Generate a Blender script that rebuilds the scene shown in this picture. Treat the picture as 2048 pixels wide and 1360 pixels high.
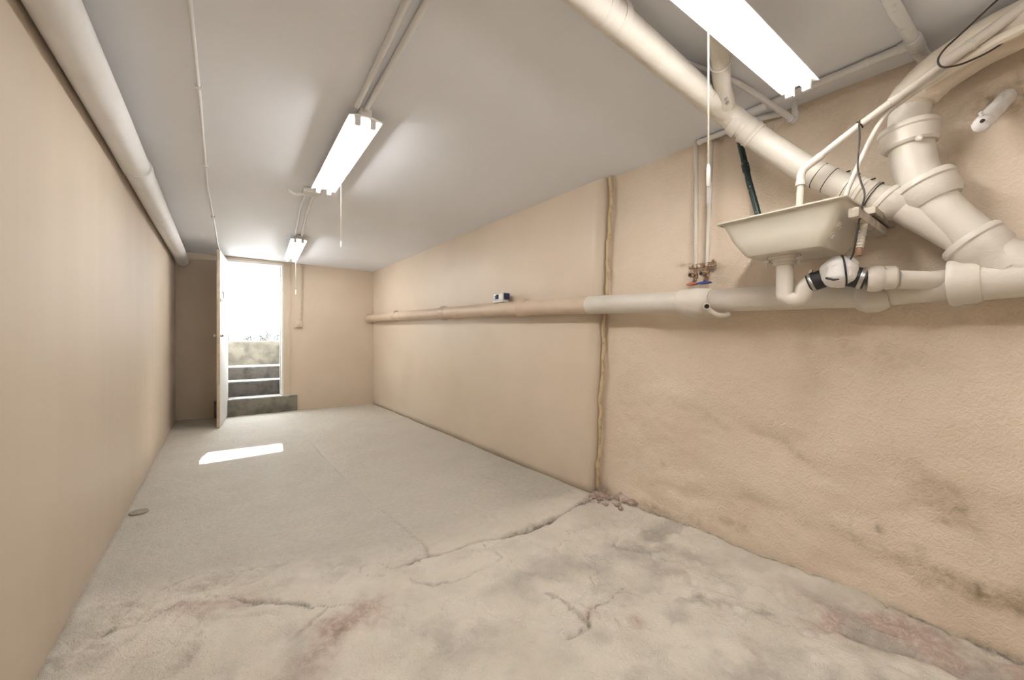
import bpy, bmesh, math, random
import numpy as np
from mathutils import Vector, Matrix

# ------------------------------------------------------------------ clear
for o in list(bpy.data.objects):
    bpy.data.objects.remove(o, do_unlink=True)
scene = bpy.context.scene
COL = scene.collection
random.seed(7)

# ------------------------------------------------------------------ camera
EYE = 1.2
cam_d = bpy.data.cameras.new('camera')
cam = bpy.data.objects.new('camera', cam_d)
COL.objects.link(cam)
cam.location = (0, 0, EYE)
cam.rotation_euler = (math.radians(90), 0, math.radians(-36))
cam_d.sensor_fit = 'HORIZONTAL'
cam_d.sensor_width = 36.0
cam_d.lens = 36.0 * 816 / 2048
cam_d.shift_y = -5 / 2048
cam_d.clip_start = 0.02
cam_d.clip_end = 200
scene.camera = cam

# ------------------------------------------------------------------ world, sun, exposure
SKY = 11.0
SUN = 50.0
TUBE = 48.0
world = bpy.data.worlds.new('world')
scene.world = world
world.use_nodes = True
bg = world.node_tree.nodes['Background']
bg.inputs['Color'].default_value = (0.86, 0.93, 1.0, 1)
bg.inputs['Strength'].default_value = SKY
sun_d = bpy.data.lights.new('sun', 'SUN')
sun_d.energy = SUN
sun_d.angle = math.radians(0.6)
sun_d.color = (1.0, 0.96, 0.9)
sun = bpy.data.objects.new('sun', sun_d)
COL.objects.link(sun)
sun.location = (1, 12, 8)
sun.rotation_euler = Vector((-0.312, -3.0, -2.365)).to_track_quat('-Z', 'Y').to_euler()
vs = scene.view_settings
vs.view_transform = 'Standard'
vs.look = 'None'
vs.gamma = 1.0
vs.use_curve_mapping = False
vs.exposure = 0.27

# ------------------------------------------------------------------ materials
MATS = {}


def mat(name, col, rough=0.6, col2=None, scale=4.0, bump=0.0, bscale=40.0, metal=0.0,
        emit=0.0, distort=0.0, detail=4.0, mix=(0.4, 0.65), spec=0.4, attr=None, squig=0.0, stretch=None):
    if name in MATS:
        return MATS[name]
    m = bpy.data.materials.new(name)
    m.use_nodes = True
    nt = m.node_tree
    N, L = nt.nodes, nt.links
    b = N['Principled BSDF']
    b.inputs['Roughness'].default_value = rough
    b.inputs['Metallic'].default_value = metal
    b.inputs['Specular IOR Level'].default_value = spec
    tc = N.new('ShaderNodeTexCoord')
    src = tc.outputs['Object']
    if stretch:
        mp = N.new('ShaderNodeMapping')
        mp.inputs['Scale'].default_value = stretch
        L.new(src, mp.inputs['Vector'])
        src = mp.outputs['Vector']
    c_out = None
    rgb = N.new('ShaderNodeRGB')
    rgb.outputs[0].default_value = (*col, 1)
    c_out = rgb.outputs[0]
    if col2:
        nz = N.new('ShaderNodeTexNoise')
        nz.inputs['Scale'].default_value = scale
        nz.inputs['Detail'].default_value = detail
        nz.inputs['Distortion'].default_value = distort
        L.new(src, nz.inputs['Vector'])
        rp = N.new('ShaderNodeMapRange')
        rp.inputs['From Min'].default_value = mix[0]
        rp.inputs['From Max'].default_value = mix[1]
        L.new(nz.outputs['Fac'], rp.inputs['Value'])
        mx = N.new('ShaderNodeMix')
        mx.data_type = 'RGBA'
        L.new(rp.outputs['Result'], mx.inputs['Factor'])
        L.new(c_out, mx.inputs['A'])
        mx.inputs['B'].default_value = (*col2, 1)
        c_out = mx.outputs['Result']
    if attr:
        at = N.new('ShaderNodeAttribute')
        at.attribute_name = 'stain_tone'
        sp = N.new('ShaderNodeSeparateColor')
        L.new(at.outputs['Color'], sp.inputs['Color'])
        n2 = N.new('ShaderNodeTexNoise')
        n2.inputs['Scale'].default_value = 30
        n2.inputs['Detail'].default_value = 5
        n2.inputs['Roughness'].default_value = 0.65
        L.new(src, n2.inputs['Vector'])
        for ch, cc, gain, bias in zip(('Red', 'Green', 'Blue'), attr, (3.2, 3.2, 0.9), (-0.7, -0.7, 0.45)):
            ad = N.new('ShaderNodeMath')
            ad.operation = 'MULTIPLY_ADD'          # stain strength broken up by noise
            L.new(n2.outputs['Fac'], ad.inputs[0])
            ad.inputs[1].default_value = gain
            ad.inputs[2].default_value = bias
            mu = N.new('ShaderNodeMath')
            mu.operation = 'MULTIPLY'
            mu.use_clamp = True
            L.new(ad.outputs[0], mu.inputs[0])
            L.new(sp.outputs[ch], mu.inputs[1])
            mx = N.new('ShaderNodeMix')
            mx.data_type = 'RGBA'
            L.new(mu.outputs[0], mx.inputs['Factor'])
            L.new(c_out, mx.inputs['A'])
            mx.inputs['B'].default_value = (*cc, 1)
            c_out = mx.outputs['Result']
    L.new(c_out, b.inputs['Base Color'])
    nrm = None
    if bump > 0:
        nb = N.new('ShaderNodeTexNoise')
        nb.inputs['Scale'].default_value = bscale
        nb.inputs['Detail'].default_value = 5
        nb.inputs['Distortion'].default_value = squig
        L.new(src, nb.inputs['Vector'])
        bp = N.new('ShaderNodeBump')
        bp.inputs['Strength'].default_value = bump
        bp.inputs['Distance'].default_value = 0.01
        L.new(nb.outputs['Fac'], bp.inputs['Height'])
        L.new(bp.outputs['Normal'], b.inputs['Normal'])
    if emit > 0:
        b.inputs['Emission Color'].default_value = (1.0, 0.99, 0.97, 1)
        b.inputs['Emission Strength'].default_value = emit
    MATS[name] = m
    return m


BEIGE = (0.66, 0.55, 0.435)
BEIGE2 = (0.63, 0.52, 0.405)
M_wall = mat('wall_paint', BEIGE, 0.42, BEIGE2, 1.6, 0.10, 14, squig=0.6)
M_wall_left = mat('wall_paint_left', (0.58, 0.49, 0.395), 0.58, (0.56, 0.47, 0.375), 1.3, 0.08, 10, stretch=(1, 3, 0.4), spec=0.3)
M_wall_rough = mat('wall_paint_rough', (0.74, 0.62, 0.495), 0.55, (0.70, 0.575, 0.445), 2.2, 0.6, 36, squig=2.0,
                   attr=((0.30, 0.22, 0.13), (0.20, 0.15, 0.09), (0.62, 0.44, 0.34)))
M_ceil = mat('ceiling_paint', (0.85, 0.865, 0.92), 0.6, (0.82, 0.83, 0.875), 1.1, 0.05, 20)
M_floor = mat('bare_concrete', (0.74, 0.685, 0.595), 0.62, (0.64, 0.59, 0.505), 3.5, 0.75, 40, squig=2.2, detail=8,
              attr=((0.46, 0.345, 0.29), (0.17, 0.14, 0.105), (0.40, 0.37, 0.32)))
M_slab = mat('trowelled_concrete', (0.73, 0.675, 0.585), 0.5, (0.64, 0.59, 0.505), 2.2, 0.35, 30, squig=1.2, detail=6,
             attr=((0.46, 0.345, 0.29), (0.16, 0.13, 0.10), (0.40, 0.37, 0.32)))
M_pipe = mat('white_pipe_paint', (0.65, 0.60, 0.525), 0.42, (0.605, 0.55, 0.475), 6, 0.22, 34, squig=0.8)
M_pipe_beige = mat('beige_pipe_paint', (0.58, 0.46, 0.345), 0.45, (0.54, 0.42, 0.31), 6, 0.2, 30)
M_pipe_ceil = mat('ceiling_pipe_paint', (0.80, 0.79, 0.79), 0.5, (0.76, 0.745, 0.735), 5, 0.15, 30)
M_old = mat('flaking_pipe_paint', (0.74, 0.73, 0.71), 0.55, (0.52, 0.47, 0.42), 26, 0.3, 40, mix=(0.58, 0.78))
M_wrap = mat('insulation_wrap', (0.68, 0.60, 0.49), 0.7, (0.62, 0.535, 0.43), 7, 0.5, 22)
M_tape = mat('white_tape', (0.78, 0.75, 0.72), 0.45, (0.66, 0.62, 0.58), 14, 0.6, 20, squig=1.5)
M_rubber = mat('black_rubber', (0.018, 0.018, 0.02), 0.45, (0.03, 0.03, 0.03), 20)
M_steel = mat('steel_band', (0.55, 0.54, 0.52), 0.35, (0.4, 0.38, 0.35), 30, metal=0.9)
M_copper = mat('tarnished_copper', (0.22, 0.12, 0.07), 0.55, (0.52, 0.45, 0.36), 40, metal=0.15, mix=(0.5, 0.6))
M_red = mat('red_handle', (0.50, 0.12, 0.07), 0.5, (0.4, 0.12, 0.08), 30)
M_blue = mat('blue_handle', (0.03, 0.05, 0.28), 0.45, (0.05, 0.08, 0.32), 30)
M_sink = mat('cream_plastic', (0.68, 0.635, 0.545), 0.38, (0.65, 0.60, 0.51), 4, 0.1, 18, squig=1.0)
M_mark = mat('white_moulded_mark', (0.9, 0.88, 0.84), 0.5, (0.85, 0.82, 0.78), 40)
M_green = mat('dark_green_pipe', (0.012, 0.028, 0.024), 0.4, (0.45, 0.42, 0.36), 34, mix=(0.62, 0.68))
M_wire = mat('black_wire', (0.03, 0.022, 0.018), 0.6, (0.05, 0.04, 0.03), 30)
M_wood = mat('painted_block', (0.46, 0.40, 0.325), 0.65, (0.27, 0.22, 0.175), 22, 0.3, 40, mix=(0.45, 0.7))
M_hose = mat('grey_ribbed_hose', (0.55, 0.50, 0.43), 0.6, (0.42, 0.38, 0.32), 30)
M_dark = mat('dark_cavity', (0.02, 0.015, 0.012), 0.9, (0.03, 0.02, 0.015), 20)
M_house = mat('white_enamel', (0.82, 0.80, 0.76), 0.4, (0.80, 0.78, 0.74), 10)
M_tube = mat('lit_tube', (1, 1, 1), 0.3, emit=TUBE)
M_tube_end = mat('blackened_tube_end', (0.5, 0.5, 0.48), 0.4, emit=1.0)
M_socket = mat('socket_plastic', (0.78, 0.77, 0.74), 0.45, (0.74, 0.73, 0.70), 20)
M_cord = mat('cotton_cord', (0.40, 0.35, 0.28), 0.8, (0.33, 0.28, 0.22), 60)
M_handle = mat('white_pull_knob', (0.88, 0.86, 0.82), 0.4, (0.85, 0.83, 0.8), 30)
M_door = mat('white_door_paint', (0.80, 0.79, 0.77), 0.42, (0.76, 0.74, 0.70), 3, 0.1, 12)
M_door_edge = mat('worn_door_edge', (0.62, 0.53, 0.42), 0.6, (0.52, 0.42, 0.31), 14)
M_trim = mat('trim_paint', (0.62, 0.52, 0.40), 0.45, (0.58, 0.48, 0.36), 5, 0.1, 20)
M_trim_w = mat('white_trim', (0.78, 0.76, 0.72), 0.45, (0.72, 0.69, 0.64), 9)
M_brass = mat('worn_metal', (0.35, 0.33, 0.30), 0.4, (0.22, 0.2, 0.18), 40, metal=0.8)
M_knob = mat('pale_knob', (0.75, 0.70, 0.60), 0.3, (0.7, 0.65, 0.55), 30, metal=0.3)
M_tread = mat('skylit_tread', (0.50, 0.49, 0.46), 0.8, (0.38, 0.36, 0.33), 12, 0.3, 40)  # step tops kept pale, skylight put into the colour
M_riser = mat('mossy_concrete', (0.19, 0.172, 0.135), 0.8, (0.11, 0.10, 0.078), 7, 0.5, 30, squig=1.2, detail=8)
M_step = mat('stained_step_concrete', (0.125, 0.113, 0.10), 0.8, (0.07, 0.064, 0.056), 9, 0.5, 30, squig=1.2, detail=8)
M_ground = mat('pale_ground', (0.62, 0.60, 0.55), 0.85, (0.5, 0.48, 0.43), 4, 0.3, 30)
M_render = mat('white_render', (0.88, 0.88, 0.86), 0.7, (0.84, 0.84, 0.82), 3, 0.1, 40)
M_leaf = mat('grey_green_leaf', (0.085, 0.105, 0.10), 0.6, (0.13, 0.15, 0.15), 9)
M_bead = mat('yellowed_sealant', (0.55, 0.44, 0.27), 0.6, (0.40, 0.29, 0.16), 26, 0.4, 50, mix=(0.5, 0.7))
M_rubble = mat('rubble_brown', (0.30, 0.22, 0.17), 0.9, (0.46, 0.37, 0.31), 30, 0.4, 60)
M_rubble2 = mat('rubble_pale', (0.55, 0.46, 0.41), 0.9, (0.40, 0.28, 0.24), 24, 0.4, 60)
M_grey = mat('grey_plastic', (0.42, 0.42, 0.44), 0.4, (0.38, 0.38, 0.40), 20)
M_lens = mat('blue_black_lens', (0.02, 0.022, 0.06), 0.15, (0.03, 0.035, 0.09), 20)
M_cable = mat('painted_cable', (0.60, 0.51, 0.41), 0.6, (0.52, 0.43, 0.33), 30)
M_plug = mat('damp_plug', (0.24, 0.215, 0.18), 0.7, (0.30, 0.27, 0.22), 20)


# ------------------------------------------------------------------ object helpers
def tag(o, label, cat, group=None, kind=None):
    if label:
        o['label'] = label
    if cat:
        o['category'] = cat
    if group:
        o['group'] = group
    if kind:
        o['kind'] = kind
    return o


def root_loc(o):
    p = Vector((0, 0, 0))
    while o is not None:
        p += o.location
        o = o.parent
    return p


def thing(name, label, cat, loc=(0, 0, 0), group=None):
    o = bpy.data.objects.new(name, None)
    o.empty_display_size = 0.05
    COL.objects.link(o)
    o.location = loc
    return tag(o, label, cat, group)


def make(name, geo, material, parent=None, smooth=35, loc=None, bevel=0.0):
    """geo = (verts, faces) in world metres -> ONE mesh object"""
    verts, faces = geo
    off = root_loc(parent) if parent else Vector(loc if loc else (0, 0, 0))
    me = bpy.data.meshes.new(name)
    me.from_pydata([tuple(Vector(v) - off) for v in verts], [], faces)
    me.validate()
    bm = bmesh.new()
    bm.from_mesh(me)
    bmesh.ops.recalc_face_normals(bm, faces=bm.faces)
    if bevel > 0:
        bmesh.ops.bevel(bm, geom=[e for e in bm.edges if len(e.link_faces) == 2 and e.calc_face_angle(0) > 0.6],
                        offset=bevel, segments=2, affect='EDGES', profile=0.6)
    bm.to_mesh(me)
    bm.free()
    me.materials.append(material)
    if smooth:
        me.shade_smooth()
        me.set_sharp_from_angle(angle=math.radians(smooth))
    o = bpy.data.objects.new(name, me)
    COL.objects.link(o)
    if parent:
        o.parent = parent
    else:
        o.location = off
    return o


def struct(o, label=None, cat=None):
    o['kind'] = 'structure'
    return tag(o, label, cat)


def join(*gs):
    V, F = [], []
    for v, f in gs:
        n = len(V)
        V += [tuple(p) for p in v]
        F += [tuple(i + n for i in q) for q in f]
    return V, F


def box(x0, x1, y0, y1, z0, z1):
    v = [(x, y, z) for x in (x0, x1) for y in (y0, y1) for z in (z0, z1)]
    f = [(0, 1, 3, 2), (4, 6, 7, 5), (0, 4, 5, 1), (2, 3, 7, 6), (0, 2, 6, 4), (1, 5, 7, 3)]
    return v, f


def obox(c, ax, ay, az, sx, sy, sz):
    """oriented box: centre, three unit axes, full sizes"""
    c = Vector(c)
    v = []
    for i in (-.5, .5):
        for j in (-.5, .5):
            for k in (-.5, .5):
                v.append(tuple(c + Vector(ax) * sx * i + Vector(ay) * sy * j + Vector(az) * sz * k))
    return v, box(0, 1, 0, 1, 0, 1)[1]


def frame_for(d):
    d = Vector(d).normalized()
    a = Vector((0, 0, 1)) if abs(d.z) < 0.9 else Vector((1, 0, 0))
    u = d.cross(a).normalized()
    return d, u, d.cross(u).normalized()


def fillet(pts, rad, seg=6):
    """round the inner corners of a path"""
    P = [Vector(p) for p in pts]
    if not isinstance(rad, (list, tuple)):
        rad = [rad] * len(P)
    out = [P[0]]
    for i in range(1, len(P) - 1):
        a, b, c = P[i - 1], P[i], P[i + 1]
        r = min(rad[i], (a - b).length * .48, (c - b).length * .48)
        p0 = b + (a - b).normalized() * r
        p2 = b + (c - b).normalized() * r
        for k in range(seg + 1):
            t = k / seg
            out.append(p0 * (1 - t) ** 2 + b * 2 * t * (1 - t) + p2 * t * t)
    out.append(P[-1])
    return out


def tube(pts, r, n=16, wob=0.0, caps=True):
    P = [Vector(p) for p in pts]
    m = len(P)
    R = r if isinstance(r, (list, tuple)) else [r] * m
    T = []
    for i in range(m):
        T.append((P[min(i + 1, m - 1)] - P[max(i - 1, 0)]).normalized())
    _, u, w = frame_for(T[0])
    V, F = [], []
    for i in range(m):
        if i:
            q = T[i - 1].rotation_difference(T[i])
            u = q @ u
            w = q @ w
        for k in range(n):
            a = 2 * math.pi * k / n
            rr = R[i] * (1 + (random.uniform(-wob, wob) if wob else 0))
            V.append(tuple(P[i] + (u * math.cos(a) + w * math.sin(a)) * rr))
    for i in range(m - 1):
        for k in range(n):
            a, b = i * n + k, i * n + (k + 1) % n
            F.append((a, b, b + n, a + n))
    if caps:
        F.append(tuple(range(n))[::-1])
        F.append(tuple((m - 1) * n + k for k in range(n)))
    return V, F


def lathe(p, d, prof, n=28, wob=0.0):
    """prof = [(distance along d, radius)]"""
    p = Vector(p)
    d, u, w = frame_for(d)
    V, F = [], []
    for t, r in prof:
        for k in range(n):
            a = 2 * math.pi * k / n
            rr = r * (1 + (random.uniform(-wob, wob) if wob else 0))
            V.append(tuple(p + d * t + (u * math.cos(a) + w * math.sin(a)) * rr))
    m = len(prof)
    for i in range(m - 1):
        for k in range(n):
            a, b = i * n + k, i * n + (k + 1) % n
            F.append((a, b, b + n, a + n))
    F.append(tuple(range(n))[::-1])
    F.append(tuple((m - 1) * n + k for k in range(n)))
    return V, F


def hub(p, d, r, length, lip=1.16):
    """cast socket: lip bead, body, taper to the pipe"""
    L = length
    return lathe(p, d, [(0, r * 0.9), (0, r * lip * 1.05), (L * .03, r * lip * 1.09), (L * .2, r * lip * 1.09), (L * .25, r * lip * 1.0),
                        (L * .72, r * lip * .99), (L * .85, r * (lip * .6 + .4)), (L, r * 1.0), (L, r * .8)])


def ring(p, d, r, w=0.012, h=0.006):
    return lathe(p, d, [(-w / 2, r * .9), (-w / 2, r + h * .4), (-w * .25, r + h), (w * .25, r + h), (w / 2, r + h * .4), (w / 2, r * .9)])


# smooth value noise on numpy arrays -------------------------------------------------
def vnoise(x, y, seed):
    rs = np.random.RandomState(seed)
    tab = rs.rand(256, 256)
    xi, yi = np.floor(x).astype(int), np.floor(y).astype(int)
    fx, fy = x - xi, y - yi
    fx, fy = fx * fx * (3 - 2 * fx), fy * fy * (3 - 2 * fy)
    g = lambda a, b: tab[a % 256, b % 256]
    return ((g(xi, yi) * (1 - fx) + g(xi + 1, yi) * fx) * (1 - fy) + (g(xi, yi + 1) * (1 - fx) + g(xi + 1, yi + 1) * fx) * fy) - .5


def fbm(x, y, seed, oct=4, gain=0.5):
    o, a = 0, 1
    for i in range(oct):
        o = o + a * vnoise(x * 2 ** i + 17.3 * i, y * 2 ** i + 9.1 * i, seed + i)
        a *= gain
    return o


def seg_dist(X, Y, pts):
    """distance to a polyline"""
    D = np.full(X.shape, 1e9)
    for (x0, y0), (x1, y1) in zip(pts[:-1], pts[1:]):
        dx, dy = x1 - x0, y1 - y0
        t = np.clip(((X - x0) * dx + (Y - y0) * dy) / (dx * dx + dy * dy), 0, 1)
        D = np.minimum(D, np.hypot(X - x0 - t * dx, Y - y0 - t * dy))
    return D


def grid_faces(nx, ny):
    return [(i * ny + j, (i + 1) * ny + j, (i + 1) * ny + j + 1, i * ny + j + 1) for i in range(nx - 1) for j in range(ny - 1)]


def set_stain_tone(o, arr):
    a = o.data.color_attributes.new('stain_tone', 'FLOAT_COLOR', 'POINT')
    a.data.foreach_set('color', np.asarray(arr, dtype=np.float32).ravel())


def grid_obj(name, P, nx, ny, material, stain_tone=None, keep=None, parent=None, solid=0.0, smooth=True):
    """P (nx*ny,3) array -> mesh; keep = boolean per face"""
    F = np.array(grid_faces(nx, ny))
    if keep is not None:
        F = F[keep]
        used = np.unique(F)
        remap = -np.ones(nx * ny, dtype=int)
        remap[used] = np.arange(len(used))
        F = remap[F]
        P = P[used]
        if stain_tone is not None:
            stain_tone = stain_tone[used]
    me = bpy.data.meshes.new(name)
    me.from_pydata(P.tolist(), [], F.tolist())
    me.update()
    me.materials.append(material)
    if smooth:
        me.shade_smooth()
    o = bpy.data.objects.new(name, me)
    COL.objects.link(o)
    if stain_tone is not None:
        set_stain_tone(o, stain_tone)
    if solid:
        md = o.modifiers.new('solid', 'SOLIDIFY')
        md.thickness = abs(solid)
        md.offset = -1 if solid > 0 else 1
    if parent:
        o.parent = parent
    return o


# ================================================================== STRUCTURE
def x_left(y):
    return -0.534 + 0.0082 * y


def x_right_far(y):
    return 2.345 - 0.003 * (y - 2)


def x_right_near(y):
    return 2.405 + 0.022 * np.clip(2.1 - y, 0, 2.5)


def y_back(x):
    return 7.633 - 0.057 * x


def z_ceil(x):
    return 2.462 - 0.022 * (x + 0.5)


def wall_near_x(Y, Z):
    bul = 0.050 * fbm(Y * 1.5 + 3, Z * 1.5, 301, 3) + 0.028 * fbm(Y * 3.4 + Z * 1.1, Z * 5.0 - Y * .8, 311, 4) + 0.006 * fbm(Y * 14, Z * 14, 321, 3)
    calm = 0.40 + 0.60 / (1 + np.exp((Z - 1.0) / 0.15))
    nearj = np.clip((2.15 - Y) / 0.25, 0.15, 1)
    return x_right_near(Y) - bul * calm * nearj - np.exp(-(Z / 0.10) ** 2) * 0.02 * nearj


# ---- floor: one displaced surface, split into rough slab, trowelled slab and a mortar patch
xs = np.arange(-0.62, 2.62, 0.0115)
ys = np.concatenate([np.arange(-1.7, 0.0, 0.04), np.arange(0.0, 2.6, 0.0105), np.arange(2.6, 4.4, 0.018), np.arange(4.4, 7.9, 0.03)])
GX, GY = np.meshgrid(xs, ys, indexing='ij')
nx, ny = len(xs), len(ys)
CR_main = [(0.757, 2.085), (0.98, 2.072), (1.235, 2.07), (1.42, 2.03), (1.56, 2.01), (1.75, 2.02), (1.884, 2.041), (2.1, 2.08), (2.30, 2.13), (2.5, 2.15)]
CR_long = [(0.95, 2.09), (0.985, 2.24), (0.93, 3.0), (0.9, 3.6), (0.885, 4.4), (0.893, 5.56), (0.9, 6.4)]
CR_patch = [(1.262, 2.05), (1.275, 1.95), (1.262, 1.83), (1.17, 1.795), (1.07, 1.80), (0.97, 1.79), (0.86, 1.82), (0.79, 1.90), (0.757, 2.085)]
wob = 0.012 * fbm(GX * 9, GY * 9, 50, 3)
d_main = seg_dist(GX + wob, GY + wob, CR_main)
d_long = seg_dist(GX + wob, GY, CR_long)
d_patch = seg_dist(GX + wob, GY + wob, CR_patch)
rough_w = 1 / (1 + np.exp((GY - 2.25 + 0.35 * np.clip(GX - 0.8, -1, 0.0)) / 0.10))   # 1 in the near rough slab
rough_w = np.maximum(rough_w, 0.18)
H = 0.030 * fbm(GX * 1.7, GY * 1.7, 3, 3) * np.maximum(rough_w, .25) + rough_w * (0.020 * fbm(GX * 6, GY * 6, 11, 4) + 0.008 * fbm(GX * 21, GY * 21, 23, 3))
ridge = np.abs(fbm(GX * 3.1 + GY * 1.0, GY * 4.2 - GX * .6, 31, 4))
H -= rough_w * 0.016 * np.exp(-(ridge / 0.03) ** 2)
st = np.zeros((nx, ny, 4))
st[..., 3] = 1


def gauss(cx, cy, sx, sy, ang=0.0):
    ca, sa = math.cos(ang), math.sin(ang)
    u = (GX - cx) * ca + (GY - cy) * sa
    v = -(GX - cx) * sa + (GY - cy) * ca
    return np.exp(-(u / sx) ** 2 - (v / sy) ** 2)


NZ = np.clip(0.5 + 1.6 * fbm(GX * 5, GY * 5, 77, 4), 0, 1.4)
NZ2 = np.clip(0.5 + 1.9 * fbm(GX * 8, GY * 8, 93, 4), 0, 1.4)
# reddish exposed aggregate
for a in ((0.40, 1.79, 0.14, 0.17, 0.5, 1.0), (0.27, 1.64, 0.09, 0.13, 0.2, 1.0), (0.56, 1.88, 0.08, 0.06, 0, 1.0), (0.05, 2.22, 0.16, 0.05, -.3, .8),
          (-0.14, 2.33, 0.10, 0.04, -.2, .7), (0.02, 2.50, 0.10, 0.04, -.4, .6), (1.26, 1.22, 0.11, 0.035, .35, .9), (1.36, 1.27, 0.06, 0.03, .6, .7),
          (1.87, 1.25, 0.10, 0.06, -.8, .75), (1.45, 1.10, 0.04, 0.04, 0, .6), (2.22, 0.42, 0.10, 0.34, .25, 1.0), (2.30, 0.10, 0.12, 0.3, 0, .9), (2.05, 0.60, .05, .2, .55, .8)):
    st[..., 0] += a[5] * gauss(*a[:5]) * NZ
# dark holes, dirt, cracks
for a in ((0.39, 1.74, 0.075, 0.03, 0.5, 1.0), (-0.12, 2.46, 0.16, 0.05, -.25, .75), (-0.30, 2.31, 0.12, 0.015, -.2, .7), (0.08, 2.17, 0.10, 0.012, -.1, .6),
          (0.60, 1.95, 0.08, 0.03, .3, .5), (1.95, 0.80, 0.035, 0.32, .55, .8), (2.13, 0.38, 0.03, 0.3, .35, .9), (1.50, 0.92, 0.04, .03, 0, .5), (1.62, 0.72, 0.1, .1, 0, .45),
          (1.75, 1.10, 0.04, 0.25, .8, .4), (2.36, 2.02, .14, .10, .4, 1.0), (2.22, 2.09, .12, .04, .2, .8), (-0.05, 2.0, .13, .03, .9, .4), (0.2, 1.42, .1, .05, .4, .35)):
    st[..., 1] += a[5] * gauss(*a[:5]) * NZ2
    H -= 0.012 * a[5] * gauss(*a[:5]) * NZ2 * (rough_w > .3)
crackw = np.clip(0.7 + 2.2 * fbm(GX * 4, GY * 4, 120, 2), 0.25, 1.6)
taper = np.clip((GX - 0.72) / 0.1, 0, 1)
c1 = np.exp(-(d_main / (0.017 * crackw)) ** 2) * taper
c2 = np.exp(-(d_long / 0.011) ** 2) * np.clip(0.40 + 1.8 * fbm(GX * 2, GY * 1.3, 140, 2), 0, .8) * np.clip((6.3 - GY) / .8, 0, 1)
c3 = np.exp(-(d_patch / (0.010 * crackw)) ** 2) * np.clip(0.45 + 1.5 * fbm(GX * 5, GY * 5, 160, 2), .15, 1)
H -= 0.026 * c1 + 0.006 * c2 + 0.008 * c3
st[..., 1] += 0.95 * c1 + 0.6 * c2 + 0.55 * c3
for pts, amp in (([(-0.42, 2.33), (-0.22, 2.31), (-0.1, 2.36), (0.02, 2.33), (0.1, 2.19), (0.22, 2.14), (0.33, 1.96)], .8),
                 ([(-0.2, 2.55), (-0.05, 2.60), (0.08, 2.52), (0.16, 2.5)], .6), ([(1.16, 1.2), (1.26, 1.185), (1.32, 1.25), (1.45, 1.25), (1.6, 1.28)], .7),
                 ([(1.27, 1.2), (1.3, 1.4), (1.27, 1.47)], .5), ([(0.36, 1.98), (0.45, 1.9), (0.5, 1.86)], .7), ([(0.25, 1.82), (0.33, 1.88), (0.39, 1.93)], .5),
                 ([(0.7, 2.05), (0.6, 2.12), (0.62, 2.2), (0.7, 2.2), (0.75, 2.08)], .45), ([(1.83, 1.62), (1.93, 1.45), (2.0, 1.36)], .5)):
    dd = seg_dist(GX + 2 * wob, GY + 2 * wob, pts)
    cc = np.exp(-(dd / (0.009 * crackw)) ** 2) * amp
    H -= 0.010 * cc
    st[..., 1] += cc
# grey tone by the right wall, over the far floor, and shallow gutter
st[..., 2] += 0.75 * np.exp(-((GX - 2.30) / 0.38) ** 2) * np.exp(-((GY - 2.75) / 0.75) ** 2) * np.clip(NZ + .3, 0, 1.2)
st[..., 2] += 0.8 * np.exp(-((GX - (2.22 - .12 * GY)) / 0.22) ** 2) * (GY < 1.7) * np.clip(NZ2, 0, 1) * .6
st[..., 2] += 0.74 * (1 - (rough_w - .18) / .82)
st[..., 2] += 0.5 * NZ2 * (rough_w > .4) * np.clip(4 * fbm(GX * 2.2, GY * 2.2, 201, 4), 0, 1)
gut = np.exp(-((GX - (2.20 - 0.30 * np.clip(GY - .2, 0, 1.0))) / 0.045) ** 2) * (GY < 1.15)
H -= 0.022 * gut
# step down and open joint along the walls
wall_r = np.where(GY > 2.12, x_right_far(GY), wall_near_x(GY, np.zeros_like(GY)))
dr = wall_r - GX
jw = 0.55 + 1.4 * np.clip(fbm(GX * 0 + 5, GY * 3.3, 230, 3), -.35, .5)
jr = np.exp(-((dr - np.where(GY > 2.12, 0.003, 0.008)) / np.where(GY > 2.12, 0.012, 0.013)) ** 2) * np.clip(jw, .12, 1)
jl = np.exp(-((GX - x_left(GY)) / 0.008) ** 2) * .6
jb = np.exp(-((y_back(GX) - GY) / 0.02) ** 2) * .6
H -= 0.016 * (jr + jl + jb)
st[..., 1] += jr + jl + jb
H += np.where(GY > 1.95, 0, 0.016 * np.exp(-(dr / 0.10) ** 2)) * np.clip(NZ, 0, 1)
st[..., :3] = np.clip(st[..., :3], 0, 1)
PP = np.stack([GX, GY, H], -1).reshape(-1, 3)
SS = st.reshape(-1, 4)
fcx = ((GX[:-1, :-1] + GX[1:, 1:]) / 2).ravel()
fcy = ((GY[:-1, :-1] + GY[1:, 1:]) / 2).ravel()


def inside(x, y, poly):
    c = np.zeros(x.shape, bool)
    n = len(poly)
    for i in range(n):
        x0, y0 = poly[i]
        x1, y1 = poly[(i + 1) % n]
        k = ((y0 > y) != (y1 > y)) & (x < (x1 - x0) * (y - y0) / (y1 - y0 + 1e-12) + x0)
        c ^= k
    return c


in_patch = inside(fcx, fcy, CR_main[:3] + CR_patch)
slab_edge = np.interp(fcx, [p[0] for p in CR_main], [p[1] for p in CR_main])
long_x = np.interp(fcy, [p[1] for p in CR_long], [p[0] for p in CR_long])
in_right = (fcx > long_x) & (fcy > slab_edge) & ~in_patch
in_left = (fcx <= long_x) & (fcy > np.where(fcx < .757, 2.75 + 0.25 * np.sin(fcx * 5), slab_edge)) & ~in_patch
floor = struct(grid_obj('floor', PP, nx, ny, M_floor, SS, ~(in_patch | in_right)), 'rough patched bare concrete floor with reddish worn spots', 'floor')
grid_obj('slab', PP, nx, ny, M_slab, SS, in_right, floor)


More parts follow.
